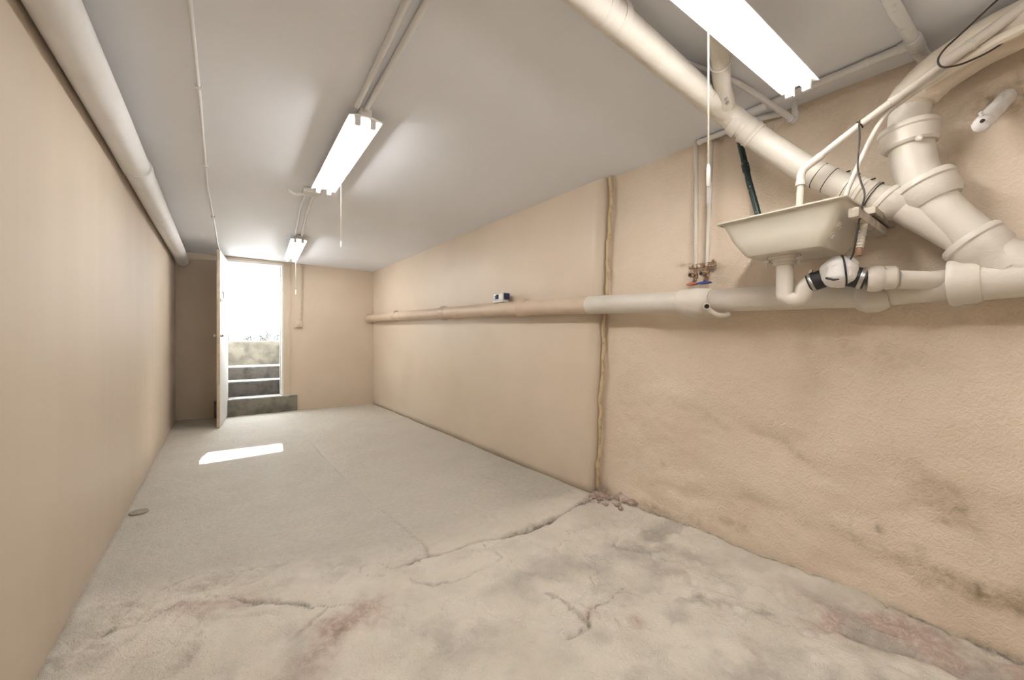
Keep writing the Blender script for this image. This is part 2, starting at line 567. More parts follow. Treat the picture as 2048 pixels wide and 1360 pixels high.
def floor_z(x, y):
    return float(H[np.abs(xs - x).argmin(), np.abs(ys - y).argmin()])


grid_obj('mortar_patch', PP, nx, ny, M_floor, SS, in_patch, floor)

# ---- left wall (board stops short of the corner pipe, leaving a dark gap)
prof = [(0.0, -0.03), (0.0, 0.6), (0.0, 1.2), (0.0, 1.8), (0.0, 2.20), (0.0, 2.60)]
yv = np.linspace(-1.7, 7.9, 60)
P = np.array([[x_left(y) + dx, y, z] for y in yv for dx, z in prof])
struct(grid_obj('wall_left', P, len(yv), len(prof), M_wall_left, solid=0.12, smooth=False), 'smooth beige painted left wall', 'wall')

# ---- right wall, smooth far section (its near edge leans a little)
zz = np.linspace(-0.03, 2.55, 30)
yy = np.linspace(0, 1, 50)
P = []
for t in yy:
    for z in zz:
        y0 = 2.19 - 0.054 * z
        y = y0 + (7.9 - y0) * t
        P.append((x_right_far(y) + 0.004 * math.sin(y * 1.7 + z * 2), y, z))
wr = struct(grid_obj('wall_right', np.array(P), len(yy), len(zz), M_wall, solid=-0.13, smooth=True), 'smooth beige painted right wall beyond the joint', 'wall')

# ---- right wall, rough near section (bulging old masonry under paint)
ya = np.arange(-1.7, 2.32, 0.016)
za = np.arange(-0.05, 2.56, 0.016)
WY, WZ = np.meshgrid(ya, za, indexing='ij')
WX = wall_near_x(WY, WZ)
sw = np.zeros(WY.shape + (4,))
sw[..., 3] = 1
n3 = np.clip(0.5 + 1.8 * fbm(WY * 6, WZ * 9, 340, 4), 0, 1.3)


def g2(cy, cz, sy, sz, a=0.0):
    ca, sa = math.cos(a), math.sin(a)
    u = (WY - cy) * ca + (WZ - cz) * sa
    v = -(WY - cy) * sa + (WZ - cz) * ca
    return np.exp(-(u / sy) ** 2 - (v / sz) ** 2)


for cy, cz, sy, sz, a, k in ((0.35, 0.44, 0.16, 0.05, 0.05, .75), (0.28, 0.62, 0.20, 0.10, 0, .45), (0.22, 0.30, .2, .15, 0, .4), (0.60, 0.25, 0.25, 0.04, .1, .45),
                             (0.15, 0.16, .3, .06, 0, .5), (1.05, .12, .3, .03, 0, .5), (1.65, .05, .4, .03, 0, .5), (0.9, .62, .15, .02, .5, .35), (1.3, .72, .12, .02, .5, .35),
                             (0.55, 1.15, .15, .10, 0, .35), (0.12, 2.15, .10, .16, .4, .85), (0.20, 1.27, .14, .03, 0, .6), (1.4, 1.66, .14, .012, 0.06, .8)):
    sw[..., 0] += k * g2(cy, cz, sy, sz, a) * n3
for cy, cz, sy, sz in ((2.05, .05, .08, .06), (1.30, 1.61, .06, .03), (0.62, .33, .012, .03), (0.52, .33, .014, .02), (0.22, .20, .02, .03), (0.13, .17, .03, .012), (1.62, .35, .01, .012),
                       (.3, .4, .01, .01), (.38, .31, .02, .012), (.27, .5, .02, .01), (0.10, 2.12, .05, .10)):
    sw[..., 1] += 0.9 * g2(cy, cz, sy, sz) * n3
sw[..., 1] += 0.55 * np.exp(-(WZ / 0.022) ** 2) * np.clip(n3, 0, 1)
sw[..., :3] = np.clip(sw[..., :3], 0, 1)
P = np.stack([WX, WY, WZ], -1).reshape(-1, 3)
struct(grid_obj('wall_right_near', P, len(ya), len(za), M_wall_rough, sw.reshape(-1, 4), solid=-0.12), 'rough uneven beige painted wall behind the sink', 'wall')

# ---- sealant bead running down the joint between the two right wall sections
pts = []
for z in np.linspace(0.06, 2.39, 60):
    y = 2.155 - 0.054 * z - 0.004 - (0.012 if z > 1.5 else 0) + 0.006 * math.sin(z * 11) + 0.004 * math.sin(z * 37)
    pts.append((2.372 + 0.006 * math.sin(z * 23), y, z))
rad = [0.011 + 0.006 * random.random() for _ in pts]
struct(make('trim_1', tube(pts, rad, 8, wob=.25), M_bead), 'lumpy yellowed sealant bead down the right wall joint', 'sealant')

# ---- back wall with the doorway
OX0, OX1, OZ = 0.135, 0.900, 2.40


def ybox(x0, x1, z0, z1, front=0.0, back=0.22):
    v = []
    for x in (x0, x1):
        for s in (front, back):
            for z in (z0, z1):
                v.append((x, y_back(x) + s, z))
    return v, box(0, 1, 0, 1, 0, 1)[1]


struct(make('wall_back', join(ybox(-0.62, OX0, -.03, 2.6), ybox(OX1, 2.5, -.03, 2.6), ybox(OX0, OX1, OZ, 2.6)), M_wall, smooth=0),
       'beige painted end wall around the open doorway', 'wall')
struct(make('wall_rear', box(-0.7, 2.65, -1.85, -1.66, -.05, 2.6), M_wall, smooth=0), 'beige painted wall behind the room', 'wall')

# ---- ceiling
xv = np.linspace(-0.75, 2.75, 40)
yv = np.linspace(-1.9, 8.0, 90)
P = np.array([[x, y, z_ceil(x) + 0.010 * float(fbm(np.array([x * .9]), np.array([y * .7]), 401, 2)[0])] for x in xv for y in yv])
struct(grid_obj('ceiling', P, len(xv), len(yv), M_ceil, solid=-0.2), 'pale grey painted ceiling', 'ceiling')

# ---- door frame, door
fr = struct(thing('trim_2', None, None, (OX1, y_back(OX1), 0)))
tag(fr, 'painted wooden frame around the open doorway', 'door frame')
yb0, yb1 = y_back(OX0), y_back(OX1)
make('jamb', box(OX1 - .028, OX1, yb1 - .02, yb1 + .2, .25, OZ), M_trim_w, fr, 30, bevel=.003)
make('jamb', box(OX0, OX0 + .022, yb0 - .02, yb0 + .2, .25, OZ), M_trim_w, fr, 30, bevel=.003)
make('door_stop', box(OX1 - .045, OX1 - .028, yb1 + .09, yb1 + .13, .25, OZ - .03), M_trim_w, fr, 30, bevel=.002)
make('head', ybox(OX0, OX1, OZ - .035, OZ, -.02, .2), M_trim_w, fr, 30)
make('casing', ybox(OX1 - .005, OX1 + .085, .25, OZ + .01, -.022, 0.0), M_trim, fr, 30)
make('casing_strip', ybox(OX1 + .085, OX1 + .105, .25, OZ + .01, -.012, 0.0), M_trim, fr, 30)
make('casing_head', ybox(OX0 - .1, OX1 + .105, OZ, OZ + .032, -.022, 0.0), M_trim, fr, 30)

A = Vector((0.030, 6.655, 0))
B = Vector((0.135, 7.575, 0))
dl = (B - A).normalized()
dn = Vector((dl.y, -dl.x, 0))           # towards the doorway side (+x)
dr_ = struct(thing('door_1', None, None, (A.x, A.y, 0)))
tag(dr_, 'white painted plank door standing open into the room', 'door')
Z1 = 2.365
ctr = (A + B) / 2
leaf = make('door_leaf', obox(ctr + Vector((0, 0, (0.012 + Z1) / 2)), dl, dn, (0, 0, 1), (B - A).length - .01, .036, Z1 - .012), M_door, dr_, 30, bevel=.003)
make('door_edge', obox(A + Vector((0, 0, (0.012 + Z1) / 2)), dl, dn, (0, 0, 1), .014, .0365, Z1 - .012), M_door_edge, dr_, 30, bevel=.003)
kz = 1.226
kp = A + dl * .06
make('doorknob', lathe(kp + Vector((0, 0, kz)) - dn * .016, -dn, [(0, .022), (.004, .022), (.006, .009), (.02, .009), (.024, .017), (.034, .020), (.042, .016), (.045, .006)], 20), M_knob, dr_)
make('doorknob', lathe(kp + Vector((0, 0, kz)) + dn * .016, dn, [(0, .022), (.004, .022), (.006, .009), (.016, .009), (.02, .015), (.028, .018), (.035, .014), (.037, .006)], 20), M_brass, dr_)
lt = make('latch', obox(A + dl * .18 + dn * .022 + Vector((0, 0, kz)), dl, dn, (0, 0, 1), .22, .014, .035), M_brass, dr_, 30, bevel=.002)
make('bolt', tube([A + dl * .10 + dn * .034 + Vector((0, 0, kz)), A + dl * .34 + dn * .034 + Vector((0, 0, kz))], .008, 10), M_brass, lt)
make('hook', tube(fillet([A + dl * .04 + dn * .02 + Vector((0, 0, 1.70)), A + dl * .07 + dn * .05 + Vector((0, 0, 1.705)), A + dl * .10 + dn * .05 + Vector((0, 0, 1.76)),
                          A + dl * .20 + dn * .035 + Vector((0, 0, 1.82)), A + dl * .22 + dn * .018 + Vector((0, 0, 1.825))], .02), .008, 8), M_brass, dr_)
make('hook_plate', obox(A + dl * .07 + dn * .021 + Vector((0, 0, 1.70)), dl, dn, (0, 0, 1), .09, .008, .05), M_brass, dr_, 30, bevel=.002)
for hz in (.3, 1.2, 2.1):
    make('hinge', lathe(B + dn * .02 + Vector((0, 0, hz - .05)), (0, 0, 1), [(0, .007), (.1, .007)], 10), M_brass, dr_)

# ---- steps up to the yard
st_ = thing('concrete_stairs', 'stained concrete steps rising through the doorway', 'stairs', (0.5, 7.6, 0))


def step_geo(x0, x1, y0, y1, z0, z1, seed):
    rs = random.Random(seed)
    n = 24
    V, F = [], []
    for i in range(n + 1):
        x = x0 + (x1 - x0) * i / n
        dz = rs.uniform(-.004, .004)
        dy = rs.uniform(-.006, .006)
        V += [(x, y0 + dy, z0), (x, y0 + dy, z1 - .012 + dz), (x, y0 + .012 + dy, z1 + dz), (x, y1, z1), (x, y1, z0)]
    for i in range(n):
        for k in range(5):
            a, b = i * 5 + k, i * 5 + (k + 1) % 5
            F.append((a, b, b + 5, a + 5))
    F.append((0, 1, 2, 3, 4))
    F.append(tuple(n * 5 + k for k in (4, 3, 2, 1, 0)))
    return V, F


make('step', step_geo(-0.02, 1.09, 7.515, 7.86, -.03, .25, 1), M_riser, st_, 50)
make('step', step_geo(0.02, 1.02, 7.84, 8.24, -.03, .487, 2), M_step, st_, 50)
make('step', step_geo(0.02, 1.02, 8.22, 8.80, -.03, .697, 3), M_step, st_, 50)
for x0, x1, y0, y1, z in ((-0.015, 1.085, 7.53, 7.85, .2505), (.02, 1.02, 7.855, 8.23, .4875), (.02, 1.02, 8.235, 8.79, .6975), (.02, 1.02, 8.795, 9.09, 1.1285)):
    make('tread', box(x0, x1, y0, y1, z - .006, z + .006), M_tread, st_, 30, bevel=.002)  # thin pale top, coloured brighter than the riser as if lit by sky
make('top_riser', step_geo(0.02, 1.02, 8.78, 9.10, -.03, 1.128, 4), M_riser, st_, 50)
struct(make('ground_outside', join(box(-9, 9, 9.08, 12.0, .6, 1.122), box(-9, 0.03, 7.87, 9.1, .0, 1.122), box(0.985, 9, 7.87, 9.1, .0, 1.122)), M_ground, smooth=0),
       'pale paved yard above the steps', 'ground')
nb = thing('yard_building', 'white rendered building across the yard beyond the doorway', 'building', (0, 11, 1.12))
make('wall', box(-7, 7, 11.0, 14.0, 1.1, 4.41), M_render, nb, 0)
make('coping', box(-7.05, 7.05, 10.97, 14.03, 4.41, 4.50), M_render, nb, 0)
make('plinth', box(-7, 7, 10.98, 11.0, 1.1, 1.22), M_ground, nb, 0)


def shrub(x, y, rr, h, n, label, seed):
    rs = random.Random(seed)
    t = thing('low_shrub', label, 'shrub', (x, y, 1.122), 'bleached low shrubs outside the doorway')
    V, F = [], []
    stems = []
    for i in range(n):
        a, b = rs.uniform(0, 6.283), rs.random() ** .5
        c = Vector((x + rr * b * math.cos(a), y + rr * b * math.sin(a), 1.135 + h * rs.random() * (1 - .5 * b * b)))
        s = rs.uniform(.018, .034)
        d, u, w = frame_for((rs.uniform(-1, 1), rs.uniform(-1, 1), rs.uniform(.1, 1)))
        k = len(V)
        V += [tuple(c - d * s), tuple(c + u * s * .45), tuple(c + d * s), tuple(c - u * s * .45)]
        F.append((k, k + 1, k + 2, k + 3))
        if i % 9 == 0:
            stems.append(tube([(x, y, 1.12), (x * .5 + c.x * .5, y * .5 + c.y * .5, c.z * .45 + 1.12 * .55), tuple(c)], .004, 5))
    make('foliage', (V, F), M_leaf, t, 0)
    make('stem', join(*stems), M_wood, t)


shrub(0.86, 10.3, 0.12, 0.26, 260, 'rounder grey shrub outside the doorway, taller than the others', 1)
shrub(0.57, 10.35, 0.12, 0.16, 160, 'sparse low shrub outside, nearer the door hinges', 2)
shrub(1.15, 10.4, 0.12, 0.18, 180, 'small low shrub outside, beside the latch side of the doorway', 3)

# ================================================================== CEILING FIXTURES
def fixture(name, label, a, b, z, half, cord=None, pull=None, ceil=True, dim=False, hang=False):
    """strip light between points a and b (x,y); z = height of the tube centres"""
    a, b = Vector((*a, 0)), Vector((*b, 0))
    d = (b - a).normalized()
    s = Vector((-d.y, d.x, 0))
    L = (b - a).length
    t = thing(name, label, 'light fixture', ((a + b) / 2 + Vector((0, 0, z))), 'fluorescent strip lights')
    up = Vector((0, 0, 1))
    topz = (z_ceil(((a + b) / 2).x) - z - .004) if ceil else .075
    c = (a + b) / 2
    # housing channel
    make('housing', obox(c + up * (z + .022 + (topz - .022) / 2), d, s, up, L, half * .62, topz - .022), M_house, t, 30, bevel=.003)
    # winged reflector: shallow gull profile
    pr = [(-half, .012), (-half, .016), (-half * .42, .030), (half * .42, .030), (half, .016), (half, .012), (half * .40, .024), (-half * .40, .024)]
    V, F = [], []
    n = len(pr)
    for e in (a - d * .005, b + d * .005):
        for o, h in pr:
            V.append(tuple(e + s * o + up * (z + h)))
    for k in range(n):
        F.append((k, (k + 1) % n, n + (k + 1) % n, n + k))
    F += [(0, 1, 2, 7), (2, 3, 6, 7), (3, 4, 5, 6), (n + 7, n + 2, n + 1, n), (n + 7, n + 6, n + 3, n + 2), (n + 6, n + 5, n + 4, n + 3)]
    make('reflector', (V, F), M_house, t, 0)
    for sg in (-1, 1):
        p0 = a + d * .03 + s * sg * half * .45 + up * z
        p1 = b - d * .03 + s * sg * half * .45 + up * z
        tb = make('tube', tube([p0, p1], .0135, 14), M_tube, t)
        if dim:
            q = p1 - d * .36
            make('blackened_band', lathe(q - d * .05, d, [(0, .0136), (.02, .0141), (.08, .0141), (.10, .0136)], 14), M_tube_end, tb)
        for e, dd in ((a, d), (b, -d)):
            q = e + dd * .018 + s * sg * half * .45 + up * (z + .004)
            make('socket', obox(q, d, s, up, .022, .030, .052), M_socket, t, 30, bevel=.006)
    for e, dd in ((a, 1), (b, -1)):
        make('end_plate', obox(e + d * dd * .004 + up * (z + .024 + (topz - .024) / 2), d, s, up, .006, half * .7, topz - .024), M_house, t, 30, bevel=.002)
    if hang:
        for f_ in (.08, .42):
            q = a.lerp(b, f_)
            make('hanger_rod', tube([q + up * (z + topz - .01), q + up * (z_ceil(q.x) - .002)], .004, 8), M_steel, t)
    if cord:
        x, y, zt, zb = cord
        cd = make('pull_cord', tube([(x, y, zt), (x + .001, y, (zt + zb) / 2), (x, y, zb + .03)], pull[0], 8), M_cord, t)
        make('pull_knob', lathe((x, y, zb + pull[2]), (0, 0, -1), [(0, pull[1] * .5), (pull[2] * .2, pull[1]), (pull[2] * .9, pull[1]), (pull[2], pull[1] * .6)], 12), M_handle, cd)
    return t


fixture('fluorescent_fixture', 'lit strip light hanging under the pipes above the sink', (0.72, 0.645), (1.925, 0.655), 2.205, 0.066,
        (1.322, 0.712, 2.215, 1.70), (0.0028, 0.0065, 0.075), ceil=False, hang=True)
fixture('fluorescent_fixture', 'lit ceiling strip light at the end of the twin conduits', (0.655, 2.235), (0.695, 3.52), 2.36, 0.088,
        (0.777, 3.30, 2.372, 1.89), (0.0022, 0.006, 0.05), dim=True)
fixture('fluorescent_fixture', 'lit ceiling strip light close to the doorway', (0.81, 5.46), (0.915, 6.93), 2.36, 0.088,
        (0.965, 6.80, 2.372, 1.84), (0.003, 0.008, 0.07))

fixture('fluorescent_fixture', 'added unseen strip light near the rear wall, fill for the near room', (0.43, -1.45), (0.47, -0.20), 2.36, 0.088)  # added fill lamp behind the camera, lifts the near wall and floor

# conduits feeding the strip lights
def cond(label, pts, r, name='conduit', cat='conduit', m=None, grp=None, ringed=False):
    P0 = [Vector((x, y, z_ceil(x) - r - .003)) for x, y in pts]
    t = thing(name, label, cat, P0[0], grp)
    make('pipe', tube(P0, r, 14), m or M_pipe_ceil, t)
    if ringed:
        for k in range(1, len(P0) - 1):
            make('coupling', ring(P0[k], P0[k + 1] - P0[k], r, .03, .004), m or M_pipe_ceil, t)
    return t


cond('painted ceiling conduit running alongside its twin, on the side of the corner pipe', [(0.455, -0.18), (0.562, 1.42), (0.604, 2.225)], .013)
cond('painted ceiling conduit running alongside its twin, on the side of the waste pipe', [(0.515, -0.18), (0.622, 1.40), (0.652, 2.225)], .013)
cond('short ceiling conduit between the two ceiling strip lights, nearer the left wall', [(0.62, 3.82), (0.65, 4.3), (0.765, 5.44)], .011)
cond('short ceiling conduit between the two ceiling strip lights, nearer the waste pipe', [(0.68, 3.82), (0.72, 4.4), (0.835, 5.44)], .011)
jb_ = thing('junction_box', 'old painted ceiling junction box with a bent bracket beside the strip light', 'junction box', (0.63, 3.75, 2.43))
make('box', box(0.585, 0.70, 3.70, 3.81, 2.405, 2.436), M_old, jb_, 30, bevel=.004)
make('cover', box(0.58, 0.705, 3.695, 3.815, 2.398, 2.405), M_old, jb_, 30, bevel=.002)
make('bracket', tube(fillet([(0.60, 3.78, 2.40), (0.545, 3.80, 2.385), (0.50, 3.78, 2.392), (0.47, 3.76, 2.412)], .03), [.010] * 2 + [.012] * 12 + [.006] * 2, 8), M_old, jb_)
make('lug', tube([(0.72, 3.72, 2.405), (0.66, 3.80, 2.395)], .008, 8), M_old, jb_)

# thin cable clipped to the ceiling near the left wall
tc_ = thing('ceiling_cable', 'thin painted cable along the ceiling towards the door hinge side', 'cable', (-0.07, 1.9, 2.44))
cp = [(-0.09, -1.6), (-0.077, 1.92), (-0.066, 2.7), (-0.054, 4.17), (0.0, 5.8), (0.021, 6.62), (0.06, 7.55)]
make('cable', tube([(x, y, z_ceil(x) - .008) for x, y in cp], .0075, 8), M_pipe_ceil, tc_)
for x, y in ((-0.068, 2.55), (-0.058, 3.7), (-0.02, 5.2), (0.02, 6.6)):
    make('clip', box(x - .016, x + .016, y - .01, y + .01, z_ceil(x) - .019, z_ceil(x)), M_pipe_ceil, tc_, 30, bevel=.003)

# fat pipe in the ceiling corner above the left wall
cpz = 2.323
cpipe = thing('corner_pipe', 'fat white pipe along the top of the left wall', 'pipe', (x_left(2) + .08, 2, cpz))
pts = [(x_left(y) + .0785 + (.008 if y > 3.75 else 0) + .001 * math.sin(y * 3), y, cpz - (.010 if y > 3.75 else 0) + .004 * math.sin(y * 2.3)) for y in np.concatenate([np.linspace(-1.6, 3.6, 24), np.linspace(3.8, 7.56, 22)])]
make('pipe', tube(pts, .0765, 32), M_pipe_ceil, cpipe)
make('coupling', lathe((x_left(3.62) + .086, 3.58, cpz - .003), (0, 1, 0), [(0, .06), (.0, .079), (.03, .081), (.09, .081), (.12, .078), (.12, .06)], 32, wob=.008), M_pipe_ceil, cpipe)

# ================================================================== WASTE PIPE ON THE RIGHT WALL
wp = thing('waste_pipe', 'long horizontal waste pipe along the right wall, beige then white', 'pipe', (2.26, 2.0, 1.44))
AX = [(2.255, 7.58, 1.545), (2.25, 6.15, 1.53), (2.25, 4.48, 1.498), (2.25, 2.9, 1.466), (2.255, 2.12, 1.442), (2.265, 1.3, 1.410), (2.30, .78, 1.397), (2.30, .53, 1.392)]
make('pipe_section', tube(AX[:5], .066, 28), M_pipe_beige, wp)
make('pipe_section', tube([(2.255, 2.14, 1.443), (2.255, 2.10, 1.4415), (2.265, 1.3, 1.410), (2.295, .8, 1.398), (2.30, .53, 1.392), (2.30, .27, 1.405)], [.064, .067, .064, .061, .061, .061], 28), M_pipe, wp)
make('wall_collar', lathe((2.255, 7.50, 1.543), (0, -1, 0), [(-.04, .09), (0, .09), (.012, .082), (.03, .068)], 24, wob=.03), M_pipe_beige, wp)
for y, z, w in ((6.15, 1.53, .05), (4.48, 1.498, .09), (2.92, 1.4665, .08)):
    make('hub', lathe((2.25, y + w / 2, z), (0, -1, -.02), [(0, .06), (0, .083), (w * .3, .088), (w * .55, .080), (w, .074), (w * 1.3, .066)], 28, wob=.012), M_pipe_beige, wp)
    make('pipe_strap', ring((2.25, y - .05, z), (0, 1, 0), .067, .016, .004), M_pipe_beige, wp)
# cleanout band with an open stub
co = make('cleanout_band', lathe((2.263, 1.385, 1.412), (0, -1, -.04), [(0, .06), (0, .072), (.02, .077), (.10, .079), (.16, .073), (.19, .066)], 28, wob=.01), M_pipe, wp)
make('cleanout_boss', lathe((2.262, 1.365, 1.396), (0, -1, -.04), [(0, .05), (.01, .066), (.04, .074), (.10, .072), (.13, .062), (.14, .05)], 28, wob=.012), M_pipe, co)
make('stub', tube([(2.25, 1.218, 1.374), (2.168, 1.176, 1.370)], .018, 16), M_pipe, wp)
make('stub_bore', lathe((2.1685, 1.1763, 1.370), (-.088, -.045, -.004), [(0, .0125), (.0014, .0125)], 16), M_dark, wp)
make('stub_arm', tube(fillet([(2.19, 1.19, 1.365), (2.21, 1.145, 1.322), (2.25, 1.115, 1.318), (2.27, 1.11, 1.33)], .02), .013, 12), M_pipe, wp)
# big hub with the sloping inlet on the near side
make('hub', lathe((2.30, 0.283, 1.410), (0, -1, .03), [(0, .060), (0, .086), (.008, .091), (.022, .091), (.030, .087), (.066, .086), (.085, .078), (.085, .05)], 32), M_pipe, wp)
make('pipe_section', tube([(2.30, .215, 1.412), (2.30, -.30, 1.43), (2.30, -1.6, 1.46)], .075, 30), M_pipe, wp)
make('saddle_lump', lathe((2.285, .565, 1.375), (0, -1, 0), [(0, .045), (.012, .058), (.04, .069), (.075, .067), (.10, .058), (.115, .045)], 22, wob=.05), M_pipe, wp)

# ---- sloping drain: along the ceiling, down the wall, into the waste pipe
dp = thing('drain_pipe', 'white drain pipe running from the ceiling down behind the sink', 'pipe', (2.0, 1.0, 2.33))
run = [(-0.25, .86, 2.368), (1.03, .950, 2.334), (1.5, .985, 2.328), (1.98, 1.018, 2.326)]
down = [(1.98, 1.018, 2.326), (2.06, 1.005, 2.305), (2.15, .90, 2.165), (2.22, .715, 1.962), (2.25, .576, 1.851), (2.267, .455, 1.767)]
make('pipe_run', tube(fillet(run + down[1:], [0, .05, .05, .07, .1, .15, .15, .08, 0]), .055, 28), M_pipe, dp)
for i, (p, q) in enumerate((((1.08, .953, 2.338), (1.5, .985, 2.335)), ((1.16, .958, 2.337), (1.5, .985, 2.335)))):
    make('coupling', ring(p, Vector(q) - Vector(p), .055, .035, .006), M_pipe, dp)
make('coupling', lathe((1.83, 1.008, 2.334), (1, .07, 0), [(0, .05), (0, .061), (.02, .063), (.09, .063), (.11, .058), (.11, .05)], 26, wob=.008), M_pipe, dp)
d_ = Vector((.09, -.11, -.14)).normalized()
make('coupling', lathe((2.085, .985, 2.265), d_, [(-.012, .05), (-.012, .058), (0, .060), (.03, .060), (.036, .056), (.036, .05)], 26), M_pipe, dp)
make('coupling', lathe((2.125, .935, 2.208), d_, [(-.03, .05), (-.03, .060), (-.02, .064), (0, .060), (.01, .064), (.02, .060), (.03, .063), (.04, .056), (.04, .05)], 26), M_pipe, dp)
make('bolt_lug', obox((2.125, .900, 2.255), d_, (0, .6, .8), (.8, 0, .5), .035, .022, .022), M_pipe, dp, 30, bevel=.004)
# wye branch heading over the strip light
yb = make('wye_branch', tube(fillet([(1.99, 1.0, 2.330), (1.90, .955, 2.336), (1.72, .873, 2.345), (1.35, .70, 2.352)], .05), [.052, .05, .046, .042, .040, .038, .037, .037, .037, .037, .037, .037, .037, .036, .036, .036], 24), M_pipe, dp)
make('coupling', ring((1.70, .864, 2.345), (-.37, -.17, 0), .037, .012, .006), M_pipe, yb)
for dx in (.0, .03):
    make('bolt', lathe((1.93 - dx, .955 - .4 * dx, 2.296 + .01), (-.1, -.5, -.8), [(0, .008), (.018, .008), (.02, .005)], 8), M_steel, dp)
# paint-crusted wire ties and couplings low on the drain
q0, q1 = Vector(down[3]), Vector(down[4])
dd = (q1 - q0).normalized()
for f_, m_ in ((.22, M_wire), (.50, M_wire)):
    p = q0.lerp(q1, f_)
    w_ = make('wire_tie', ring(p, dd, .055, .003, .0016), m_, dp)
    make('twist', lathe(p + Vector((-.02, 0, .053)), (-.2, .1, 1), [(0, .007), (.012, .004), (.022, .001)], 6), M_wire, w_)
q2, q3 = Vector(down[4]), Vector(down[5])
dd = (q3 - q2).normalized()
make('coupling', lathe(q2.lerp(q3, -.12), dd, [(0, .05), (0, .059), (.012, .061), (.02, .058), (.034, .058), (.04, .062), (.065, .061), (.07, .057), (.08, .057), (.085, .061), (.10, .060), (.105, .05)], 28), M_pipe, dp)
for f_ in (-.05, .22, .62):
    p = q2.lerp(q3, f_)
    w_ = make('wire_tie', ring(p, dd, .060, .003, .0016), M_wire, dp)
    make('twist', tube([p + Vector((-.02, .005, .054)), p + Vector((-.024, .0, .066)), p + Vector((-.018, -.012, .070))], .004, 6), M_wire, w_)
dd = (Vector((2.30, .163, 1.482)) - q3).normalized()
make('hub', lathe(q3 - dd * .02, dd, [(0, .05), (0, .066), (.006, .069), (.018, .069), (.022, .065), (.062, .064), (.085, .05), (.085, .04)], 28), M_pipe, dp)
make('pipe_section', tube([q3 + dd * .04, q3 + dd * .30], .050, 24), M_pipe, dp)

# ---- soil stack
ss = thing('soil_stack', 'thick white cast iron soil pipe with big hubs beside the sink', 'pipe', (2.29, .39, 1.6))
E1 = Vector((2.295, .205, 1.545))
elbow = [(2.29, .392, 2.00), (2.288, .378, 1.885), (2.285, .350, 1.795), (2.29, .30, 1.685), (2.295, .235, 1.59), (2.297, .19, 1.525)]
make('elbow', tube(fillet(elbow, .12, 8), .070, 32), M_pipe, ss)
make('hub', lathe((2.288, .398, 2.058), (0, -.09, -1), [(0, .07), (0, .092), (.008, .096), (.020, .096), (.026, .090), (.075, .088), (.085, .08), (.088, .068)], 34), M_pipe, ss)
make('hub_lug', lathe((2.215, .355, 1.978), (-.5, -.6, -.6), [(0, .012), (.012, .010), (.02, .004)], 10), M_pipe, ss)
d1 = (Vector(elbow[3]) - Vector(elbow[1])).normalized()
make('hub', lathe(Vector((2.286, .357, 1.822)), (0, -.42, -.9), [(0, .068), (0, .094), (.008, .099), (.024, .099), (.030, .093), (.075, .090), (.10, .076), (.10, .06)], 34), M_pipe, ss)
make('hub', lathe((2.297, .233, 1.572), (0, -.62, -.78), [(0, .066), (0, .088), (.008, .093), (.022, .093), (.028, .087), (.072, .086), (.095, .074), (.16, .070), (.16, .05)], 34), M_pipe, ss)
make('branch', tube(fillet([(2.297, .19, 1.525), (2.298, .10, 1.44), (2.30, -.05, 1.42)], .06), .070, 28), M_pipe, ss)
make('riser', tube(fillet([(2.288, .40, 2.03), (2.288, .396, 2.10), (2.288, .385, 2.16)], .02), .064, 30), M_pipe, ss)
wr_ = make('insulation', tube(fillet([(2.288, .40, 2.125), (2.287, .385, 2.17), (2.287, .32, 2.232), (2.29, .20, 2.285), (2.29, .05, 2.310), (2.29, -.4, 2.314), (2.29, -1.5, 2.314)], .09, 6),
                            [.060, .070, .077, .079] + [.079] * 34, 26, wob=.02), M_wrap, ss)
make('wrap_fold', tube([(2.225, .34, 2.165), (2.215, .26, 2.20), (2.21, .16, 2.235), (2.21, .02, 2.26)], [.012, .02, .02, .016], 10), M_wrap, wr_)

# ================================================================== SINK
sk = thing('utility_sink', 'cream plastic utility sink hung high on the rough wall', 'sink', (2.1, .745, 1.56))


def rrect(x0, x1, y0, y1, z, r, n=5):
    out = []
    for cx, cy, a0 in ((x1 - r, y1 - r, 0), (x0 + r, y1 - r, 90), (x0 + r, y0 + r, 180), (x1 - r, y0 + r, 270)):
        for k in range(n + 1):
            a = math.radians(a0 + 90 * k / n)
            out.append((cx + r * math.cos(a), cy + r * math.sin(a), z))
    return out


def loft(rings, close_first=True, close_last=True):
    V, F = [], []
    n = len(rings[0])
    for r in rings:
        V += r
    for i in range(len(rings) - 1):
        for k in range(n):
            a, b = i * n + k, i * n + (k + 1) % n
            F.append((a, b, b + n, a + n))
    if close_first:
        F.append(tuple(range(n)))
    if close_last:
        F.append(tuple((len(rings) - 1) * n + k for k in range(n)))
    return V, F


